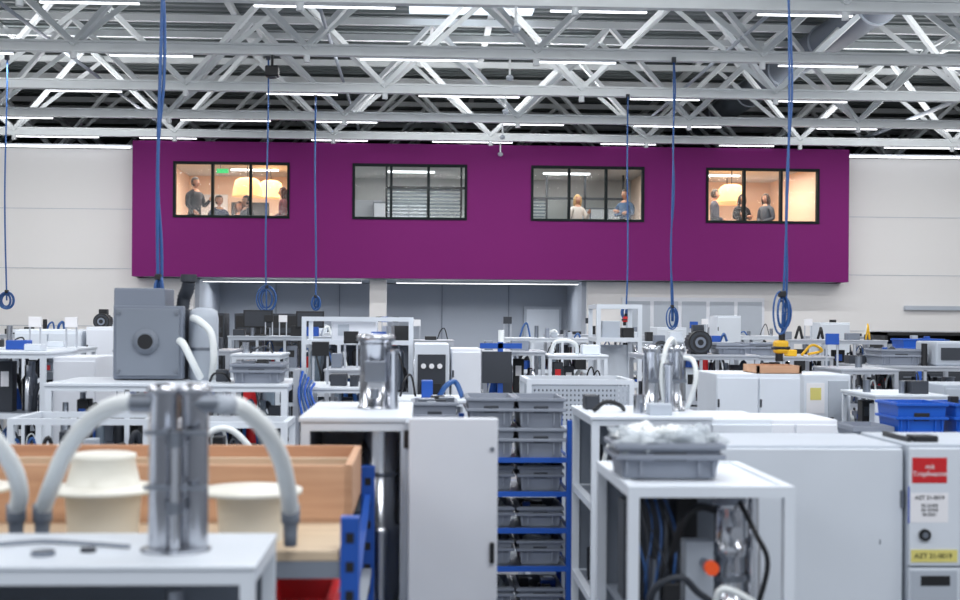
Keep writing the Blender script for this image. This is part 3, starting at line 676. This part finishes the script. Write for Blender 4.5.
tote('blue_storage_bin',2.93,9.05,1.43,.33,.4,.24,BINBLUE); tote('blue_storage_bin',3.33,9.05,1.43,.36,.4,.24,BINBLUE,'parts',4); tote('storage_bin',2.62,9.1,1.43,.26,.4,.08,TOTE)
# far right stuff
machine('assembly_machine',3.75,4.9,13.0,13.9,1.78,41,True,False,.04,3,ALU,1.0,1,True)
tote('storage_bin',4.15,13.4,1.78,.4,.5,.16,TOTE,'parts',8); 
b=B(); b.box(4.45,4.85,13.05,13.6,1.78,2.02,LGREY,.02); b.box(4.5,4.7,13.04,13.05,1.84,1.96,DGREY); b.cyl(4.78,0,13.03,13.05,.02,RED,12,'y',1.9); b.obj('bench_power_supply')
cabinet('steel_locker',3.62,4.1,10.4,11.0,1.72,LGREY,2); 
machine('wiring_frame',2.95,3.5,10.0,10.8,1.66,44,True,False,.03,3,WHITE,1,1.3,True)
machine('wiring_frame',4.2,4.8,10.8,11.6,1.66,43,True,False,.035,2,WHITE,1,1,True)
table(5.2,7.2,16.0,16.9,0,1.75,LGREY,BLUE,'blue_workbench',True)
tote('blue_storage_bin',5.35,16.3,1.75,.5,.4,.26,BINBLUE,'parts',2); tote('blue_storage_bin',6.45,16.3,1.75,.4,.4,.18,BINBLUE)
b=B(); x0,x1,y0,y1=6.5,7.95,21.5,22.2; b.box(x0,x1,y0,y1,0,1.45,DGREY,.01); b.box(x0,x1,y1-.04,y1,1.45,2.05,BLACK); b.box(x0,x0+.05,y0,y1,1.45,2.05,BLACK); b.box(x1-.05,x1,y0,y1,1.45,2.05,BLACK); b.box(x0,x1,y0,y1,2.0,2.05,BLACK); b.box(x0+.05,x1-.05,y0+.1,y1,1.72,1.75,BLACK)
rn=random.Random(3)
for k in range(12): b.box(x0+.1+k*.105,x0+.18+k*.105,y0+.15,y0+.4,1.75,1.75+rn.uniform(.08,.2),rn.choice([BINBLUE,YEL,DGREY,BLUE,LGREY])); b.box(x0+.1+k*.105,x0+.18+k*.105,y0+.1,y0+.4,1.46,1.46+rn.uniform(.08,.2),rn.choice([BINBLUE,BLUE,DGREY,RED]))
for k in range(4): b.box(x0+.03,x1-.03,y0-.02,y0,.1+k*.33,.4+k*.33,DGREY,.005); b.box(x0+.3,x1-.3,y0-.04,y0-.02,.33+k*.33,.35+k*.33,STEEL)
b.obj('tool_cabinet')
machine('assembly_machine',1.45,2.5,12.0,12.8,1.90,51,True,False,.035,2,ALU,.9,1,False)
def motor(x,y,z,r,name,m=DGREY):
    b=B(); b.cyl(x,0,y,y+.22,r*.86,m,24,'y',z+r)
    for k in range(20):
        a=k*math.pi/10; b.bar((x+r*.9*math.cos(a),y+.03,z+r+r*.9*math.sin(a)),(x+r*.9*math.cos(a),y+.2,z+r+r*.9*math.sin(a)),.012,m)
    b.lathe(x,y-.03,[(r*.98,0),(r,.02),(r,.06)],BLACK,28,'y',z+r)
    for k in range(4): b.lathe(x,y-.036-k*.002,[(r*(.85-.2*k),0),(r*(.85-.2*k),.006)],[DGREY,BLACK,FANG,BLACK][k],24,'y',z+r)
    b.box(x-r*.7,x+r*.7,y+.02,y+.2,z,z+.03,m); b.box(x-.05,x+.05,y+.05,y+.15,z+2*r-.02,z+2*r+.05,m,.005); return b.obj(name)
motor(2.0,12.15,1.9,.11,'electric_motor'); tote('storage_bin',2.3,12.35,1.9,.28,.35,.1,TOTE); motor(1.68,12.4,1.9,.06,'electric_motor',FANG)
machine('assembly_machine',2.65,3.7,14.0,14.9,1.84,61,True,False,.035,2,ALU,.9,1,False); tote('storage_bin',3.0,14.4,1.84,.4,.35,.14,TOTE,'parts',6)
b=B(); b.tube([(3.4,14.1,1.85),(3.5,14.05,1.96),(3.62,14.1,1.9),(3.5,14.2,1.86)],.014,YEL,10); b.box(3.24,3.34,14.05,14.2,1.84,1.91,YEL,.01); b.obj('yellow_hand_tool')
machine('assembly_machine',.02,.62,13.0,13.8,1.90,71,True,False,.035,2,ALU,.9,1,True); machine('assembly_machine',.66,1.25,13.2,14,1.86,72,True,False,.035,2,WHITE,.9,1,False)
b=B(); b.box(.17,.22,12.7,12.75,0,1.99,BLUE); b.box(.0,.4,12.7,12.76,1.93,1.98,BLUE); b.box(.1,.3,12.6,12.9,0,.03,BLUE); b.box(.02,.3,12.68,12.7,1.6,1.9,DGREY); b.obj('blue_stand_post')
b=B(); b.tube([(.72,13.4,1.87),(.75,13.35,1.98),(.86,13.3,2.0),(.96,13.35,1.96),(.98,13.4,1.87)],.02,HOSE,12,8,.07,.02); b.box(1.02,1.2,13.3,13.5,1.86,1.96,WHITE,.01); b.obj('hose_adapter')
b=B(); x0,x1,y0,y1=1.38,1.93,16,16.8; frame(b,x0,x1,y0,y1,0,2.4,.05,WHITE,(1.95,1.4)); b.box(x0+.05,x1-.05,y0+.05,y1-.05,1.97,1.99,WHITE); b.box(x0+.08,x0+.3,y0+.1,y0+.3,1.99,2.2,LGREY,.01); b.box(x0+.33,x1-.08,y0+.1,y0+.3,1.99,2.12,BLACK,.01); b.box(x0+.05,x1-.05,y1-.03,y1-.02,.1,1.9,WHITE); b.obj('white_machine_frame')
b=B(); x0,x1,y0,y1,zt=-1.62,-.62,12.0,12.8,2.22
frame(b,x0,x1,y0,y1,0,zt,.04,WHITE,(1.97,1.5,.8)); b.box(x0+.04,x1-.04,y0+.04,y1-.04,1.975,1.995,WHITE); b.box(x0+.04,x1-.04,y0+.04,y1-.04,1.5,1.52,GREY); b.box(x0+.04,x1-.04,y1-.02,y1-.01,.1,1.95,GREY); b.box(x0+.04,x1-.04,y0+.04,y1-.04,.8,.82,GREY)
for x in (-1.3,-.96): b.box(x,x+.03,y0,y0+.03,.8,1.97,WHITE)
b.box(-1.36,-.95,12.1,12.5,1.995,2.19,WHITE2,.01); b.box(-1.3,-1.2,12.09,12.1,2.05,2.15,LGREY); b.cyl(-.85,12.3,1.995,2.14,.06,CHROME,20)
for k in range(7):
    x=-1.5+k*.125; b.lathe(x,12.12,[(.035,1.56),(.045,1.62),(.045,1.78),(.05,1.8),(.05,1.9),(.03,1.93)],[GLASSY,DGREY,STEEL,BLACK][k%4],16); b.cyl(x,12.12,1.93,1.97,.012,STEEL,8)
    b.tube([(x,12.06,1.9),(x+.03,12.0,1.8),(x+.06,12.0,1.66),(x+.05,12.06,1.55)],.008,[BLACK,CABLE,HOSE][k%3],6)
rn=random.Random(8); gear(b,x0+.05,x1-.05,y0+.06,y1-.1,.84,1.45,rn,1.0); gear(b,x0+.05,x1-.05,y0+.3,y1-.1,1.52,1.9,rn,1.2); topgear(b,-.85,x1,y0,y1,1.995,rn); b.obj('filter_test_machine')
b=B(); b.box(-.58,-.28,11.5,12.3,.05,1.99,WHITE,.006); b.box(-.56,-.3,11.49,11.5,.1,1.2,LGREY); b.box(-.55,-.31,11.48,11.5,1.3,1.9,DGREY)
for k in range(3): b.cyl(-.5+k*.07,0,11.46,11.48,.022,PAPER,16,'y',1.8); 
b.box(-.52,-.35,11.46,11.48,1.45,1.65,BLACK); b.tube([(-.5,11.45,1.4),(-.45,11.4,1.2),(-.4,11.4,1.35),(-.36,11.46,1.5)],.012,BLACK); b.box(-.56,-.3,11.52,12.2,0,.05,BLACK); b.obj('gauge_cabinet')
cabinet('control_cabinet',-.26,.0,11.6,12.2,1.95,WHITE2,1)
machine('wiring_frame',-.62,-.1,9.6,10.3,1.62,84,True,True,.035,2,WHITE,1,1,True)
machine('pipe_frame',-1.2,-.75,9.0,9.8,1.74,85,True,False,.03,3,WHITE,1.0,1.4,True)
machine('wiring_frame',-1.25,-.7,10.6,11.4,1.80,86,True,False,.035,3,ALU,1.0,1.2,True)
# left bench with fan unit
machine('assembly_machine',-2.78,-1.25,8.5,9.4,1.78,91,True,False,.04,2,WHITE,.9,1.2)
b=B(); frame(b,-2.7,-1.9,7.6,8.2,0,1.62,.035,WHITE,(1.2,.7)); gear(b,-2.64,-1.96,7.66,8.1,1.24,1.56,random.Random(14),1.3); b.box(-2.66,-1.94,7.64,8.16,1.215,1.235,GREY); gear(b,-2.64,-1.96,7.66,8.1,.735,1.1,random.Random(15),1.2); b.box(-2.66,-1.94,7.64,8.16,.715,.735,GREY); b.obj('pump_frame')
b=B(); frame(b,-1.8,-1.12,7.7,8.2,0,1.60,.035,WHITE,(1.15,.7)); gear(b,-1.74,-1.18,7.74,8.1,1.19,1.54,random.Random(17),1.4); b.box(-1.76,-1.16,7.74,8.16,1.165,1.185,GREY); b.tube([(-1.7,7.72,1.2),(-1.6,7.68,1.5),(-1.45,7.68,1.56),(-1.3,7.7,1.4),(-1.25,7.74,1.2)],.02,HOSE,10,6,.07,.012); b.box(-1.76,-1.16,7.74,8.16,.715,.735,GREY); b.obj('pump_frame')
tote('storage_bin',-1.45,8.8,1.78,.32,.4,.13,TOTE,'parts',12)
b=B(); b.tube([(-1.75,8.62,1.79),(-1.72,8.6,1.84),(-1.66,8.62,1.84),(-1.63,8.7,1.79)],.008,BLACK,8); b.box(-1.74,-1.66,8.8,8.92,1.78,1.86,DGREY,.006); b.obj('hand_drill')
b=B(); x0,x1=-2.48,-2.0
b.box(x0,x1-.14,9.02,9.38,1.78,2.40,FANG,.008); b.box(x0+.02,x1,8.92,9.02,1.79,2.28,FANG,.006); b.box(x0+.04,x1-.02,8.905,8.92,1.81,2.26,GREY,.004)
b.lathe(-2.24,8.89,[(.085,.015),(.085,0),(.06,0),(.06,-.01)],GREY,32,'y',2.04); b.cyl(-2.24,0,8.872,8.885,.05,BLACK,28,'y',2.04)
for x in (x0+.06,x1-.04):
    for z in (1.84,2.23): b.cyl(x,0,8.895,8.905,.012,STEEL,10,'y',z)
b.tube([(-2.06,9.25,2.25),(-2.05,9.25,2.34),(-2.02,9.22,2.40),(-2.01,9.2,2.46)],.045,DGREY,14,6,.08,.02); b.cyl(-2.01,9.2,2.45,2.50,.055,DGREY,20); b.box(-2.14,-2.0,9.15,9.35,1.78,2.26,DGREY,.01)
b.obj('extraction_fan_unit')
b=B(); b.lathe(-1.88,9.1,[(.09,1.78),(.1,1.8),(.1,2.2),(.09,2.25),(.05,2.27)],LGREY,28); b.cyl(-1.88,9.1,1.98,2.0,.104,STEEL,28)
b.tube([(-1.86,8.86,1.80),(-1.90,8.8,1.9),(-1.96,8.8,2.02),(-2.0,8.85,2.05)],.024,HOSE,12,8,.07,.015); b.tube([(-1.80,8.95,1.79),(-1.78,8.9,1.95),(-1.80,8.9,2.1),(-1.88,8.92,2.18),(-1.94,9.0,2.2)],.024,HOSE,12,8,.07,.015); b.obj('dust_filter_drum')
b=B(); 
for k in range(5): b.tube([(-1.18+.02*k,8.9,1.85-.02*k),(-1.2+.02*k,8.85,1.7),(-1.16+.03*k,8.8,1.5),(-1.13+.02*k,8.9,1.2),(-1.16,8.9,.6),(-1.15+.02*k,8.9,.0)],.009,CABLE if k%2 else BINBLUE,8)
b.box(-1.24,-1.2,8.86,8.96,0,1.86,ALU); b.obj('cable_bundle_stand')
machine('assembly_machine',-3.75,-3.25,9.9,10.8,1.94,95,True,False,.04,2,WHITE,1,1,True)
cabinet('control_cabinet',-3.22,-2.9,10.0,10.7,1.9,WHITE2,1)
machine('assembly_machine',-3.2,-2.2,11.6,12.4,1.92,96,True,False,.035,2,ALU,.9,1,True)
machine('wiring_frame',-2.1,-1.7,11.2,12,1.9,97,True,False,.035,2,WHITE,1,1,True)
cabinet('control_cabinet',-4.9,-4.2,14.0,14.6,2.06,WHITE,2); cabinet('control_cabinet',-4.15,-3.85,14.0,14.6,2.1,WHITE2,1)
machine('assembly_machine',-5.4,-3.9,12.8,13.6,1.9,98,True,False,.04,3,WHITE,1,1,True)
motor(-4.6,16.2,2.05,.1,'electric_motor',BLACK); table(-5.6,-4.2,15.9,16.8,0,2.05,WHITE,ALU,'high_bench',True)
for i,(x,w,h) in enumerate(((-7.6,1.6,1.95),(-5.6,1.2,1.9),(-3.6,1.6,1.95),(-1.6,1.2,1.9),(.3,1.3,1.95),(2.3,1.4,1.9),(4.4,1.4,1.95),(8.4,1.6,1.9))):
    machine('far_workbench',x,x+w,19.0+(i%2)*.5,19.8+(i%2)*.5,h,200+i,True,False,.05,2,[ALU,WHITE,LGREY][i%3],1.0,.6,True)
for i,(x,w,h) in enumerate(((-6.6,1.6,1.95),(-3.0,1.6,1.95),(1.2,1.8,1.95),(4.0,1.6,1.95),(6.0,1.2,1.95))):
    machine('far_workbench',x,x+w,24.0,24.8,h,300+i,True,False,.06,2,[ALU,WHITE][i%2],1.0,.6,True)
for (x,w,h) in ((-6.2,.5,2.2),(2.9,.5,2.1),(3.9,.4,2.3),(5.6,.5,2.2)): cabinet('control_cabinet',x,x+w,22.0,22.6,h,WHITE,1)
def monitor(x,y,z,w,name='computer_monitor'):
    b=B(); b.box(x-w/2,x+w/2,y,y+.04,z+.12,z+.12+w*.6,BLACK,.006); b.box(x-w/2+.02,x+w/2-.02,y-.004,y,z+.14,z+.1+w*.6,DGREY); b.box(x-.03,x+.03,y+.04,y+.07,z,z+.3,BLACK); b.box(x-.12,x+.12,y-.05,y+.15,z,z+.02,BLACK); return b.obj(name)
monitor(-3.2,19.2,1.95,.42); monitor(-2.45,19.2,1.95,.4)
for x in (-5.6,-4.8,-4.1):
    b=B(); b.box(x,x+.6,26,26.7,0,2.3,DGREY,.01); b.box(x+.03,x+.57,25.99,26,.1,2.25,BLACK)
    for k in range(10): b.box(x+.06,x+.54,25.98,25.99,.3+k*.18,.4+k*.18,DGREY)
    b.obj('server_rack')
# ---- hanging cables
def hang(x,y,ztop,zend,r,seed,coil=None,two=False,plug=None):
    rn=random.Random(seed); b=B(); n=9; pts=[]
    ph=rn.uniform(0,6)
    for i in range(n+1):
        t=i/n; pts.append((x+.03*math.sin(ph+t*5)*t,y+.02*math.sin(ph+t*7),ztop+(zend-ztop)*t))
    b.tube(pts,r,CABLE,8,5)
    if two:
        b.tube([(p[0]+.012+.018*math.sin(i*1.7),p[1]+.02,p[2]) for i,p in enumerate(pts)],r,CABLE,8,5)
    e=Vector(pts[-1])
    if coil:
        w,h,zc=coil
        for k in range(4):
            ww=w*(1-.16*k); hh=h*(1-.12*k)*rn.uniform(.9,1.1); ox=rn.uniform(-.02,.02)
            loop=[(e.x+ox+ww*math.sin(a*math.pi/6),e.y+.02*k-.03+.01*math.cos(a),zc-hh*math.cos(a*math.pi/6)) for a in range(13)]
            b.tube(loop,r*.85,CABLE,8,4)
        b.box(e.x-.025,e.x+.025,e.y-.04,e.y+.04,zc+h*.8,zc+h*.8+.05,BLACK,.01)
    if plug:
        zp=zend-.02; b.box(e.x-.06,e.x+.045,e.y-.05,e.y+.05,zp-.1,zp,plug,.02); b.box(e.x-.07,e.x+.055,e.y-.055,e.y+.055,zp-.07,zp-.045,BLACK,.01); b.cyl(e.x-.02,e.y,zp-.16,zp-.1,.03,BLACK,14); b.cyl(e.x,e.y,zp,zp+.05,.025,BLACK,12)
    b.bar((x,y,ztop-.03),(x,y,ztop+.05),.06,DGREY)
    b.obj('hanging_power_cable')
hang(-2.50,10.4,6.18,2.32,.013,1,(.03,.09,2.42),True)
hang(2.34,10.2,6.18,2.08,.009,2,(.06,.15,2.27),True,YEL)
hang(-3.26,20.35,6.18,2.2,.013,3,(.15,.2,2.5),False,YEL)
hang(2.93,20.35,6.18,2.2,.012,4,(.09,.19,2.25),True)
hang(-2.95,23.75,6.18,2.45,.016,5,(.08,.12,2.48),False)
hang(2.60,23.7,6.18,2.3,.015,6,(.08,.12,2.35),False,RED)
hang(-7.3,20.5,6.18,2.45,.013,7,(.12,.14,2.45),False)
# ================================================================ LIGHTS
def area(x,y,z,sx,sy,e,rot=(0,0,0),col=(1,1,1),nm='ceiling_lamp'):
    L=bpy.data.lights.new(nm,'AREA'); L.shape='RECTANGLE'; L.size=sx; L.size_y=sy; L.energy=e; L.color=col
    o=bpy.data.objects.new(nm,L); scene.collection.objects.link(o); o.location=(x,y,z); o.rotation_euler=rot
for y in (1,6,11.5):
    for x in (-8,0,8): area(x,y,6.0,5,2,240,(math.radians(12),0,0),(.97,.98,1))
for y in (17.3,20.7,24.0,27.3):
    for x in (-9,0,9): area(x,y,6.1,7,.06,135,(math.radians(8),0,0),(1,.99,.98))
for y in (15.3,22,28.4):
    for x in (-9,0,9): area(x,y,6.1,5,.3,125,(math.pi,0,0),(1,1,1),'added_truss_fill')  # added upward fill to brighten trusses and deck, not actual fixtures
for x in (-4.4,.2): area(x,32.2,3.05,3.4,1.0,85,(math.radians(-14),0,0),(.95,.97,1),'recess_lamp')
w=bpy.data.worlds.new('world'); scene.world=w; w.use_nodes=True
w.node_tree.nodes['Background'].inputs[0].default_value=(.84,.91,1,1); w.node_tree.nodes['Background'].inputs[1].default_value=.62
# ================================================================ CAMERA
cam=bpy.data.cameras.new('camera'); co=bpy.data.objects.new('camera',cam); scene.collection.objects.link(co); scene.camera=co
cam.lens=50; cam.sensor_width=36; cam.shift_y=20/960
cx,cy=to_hall(0,0)
co.matrix_world=Matrix.Translation((cx,cy,CAMZ))@Matrix.Rotation(-TH,4,'Z')@Matrix.Rotation(math.pi/2,4,'X')@Matrix.Rotation(math.radians(.4),4,'Z')
cam.dof.use_dof=True; cam.dof.focus_distance=18; cam.dof.aperture_fstop=2.8
cam.clip_end=200
scene.view_settings.view_transform='Standard'
for o in scene.objects:
    if 'c' in o: del o['c']
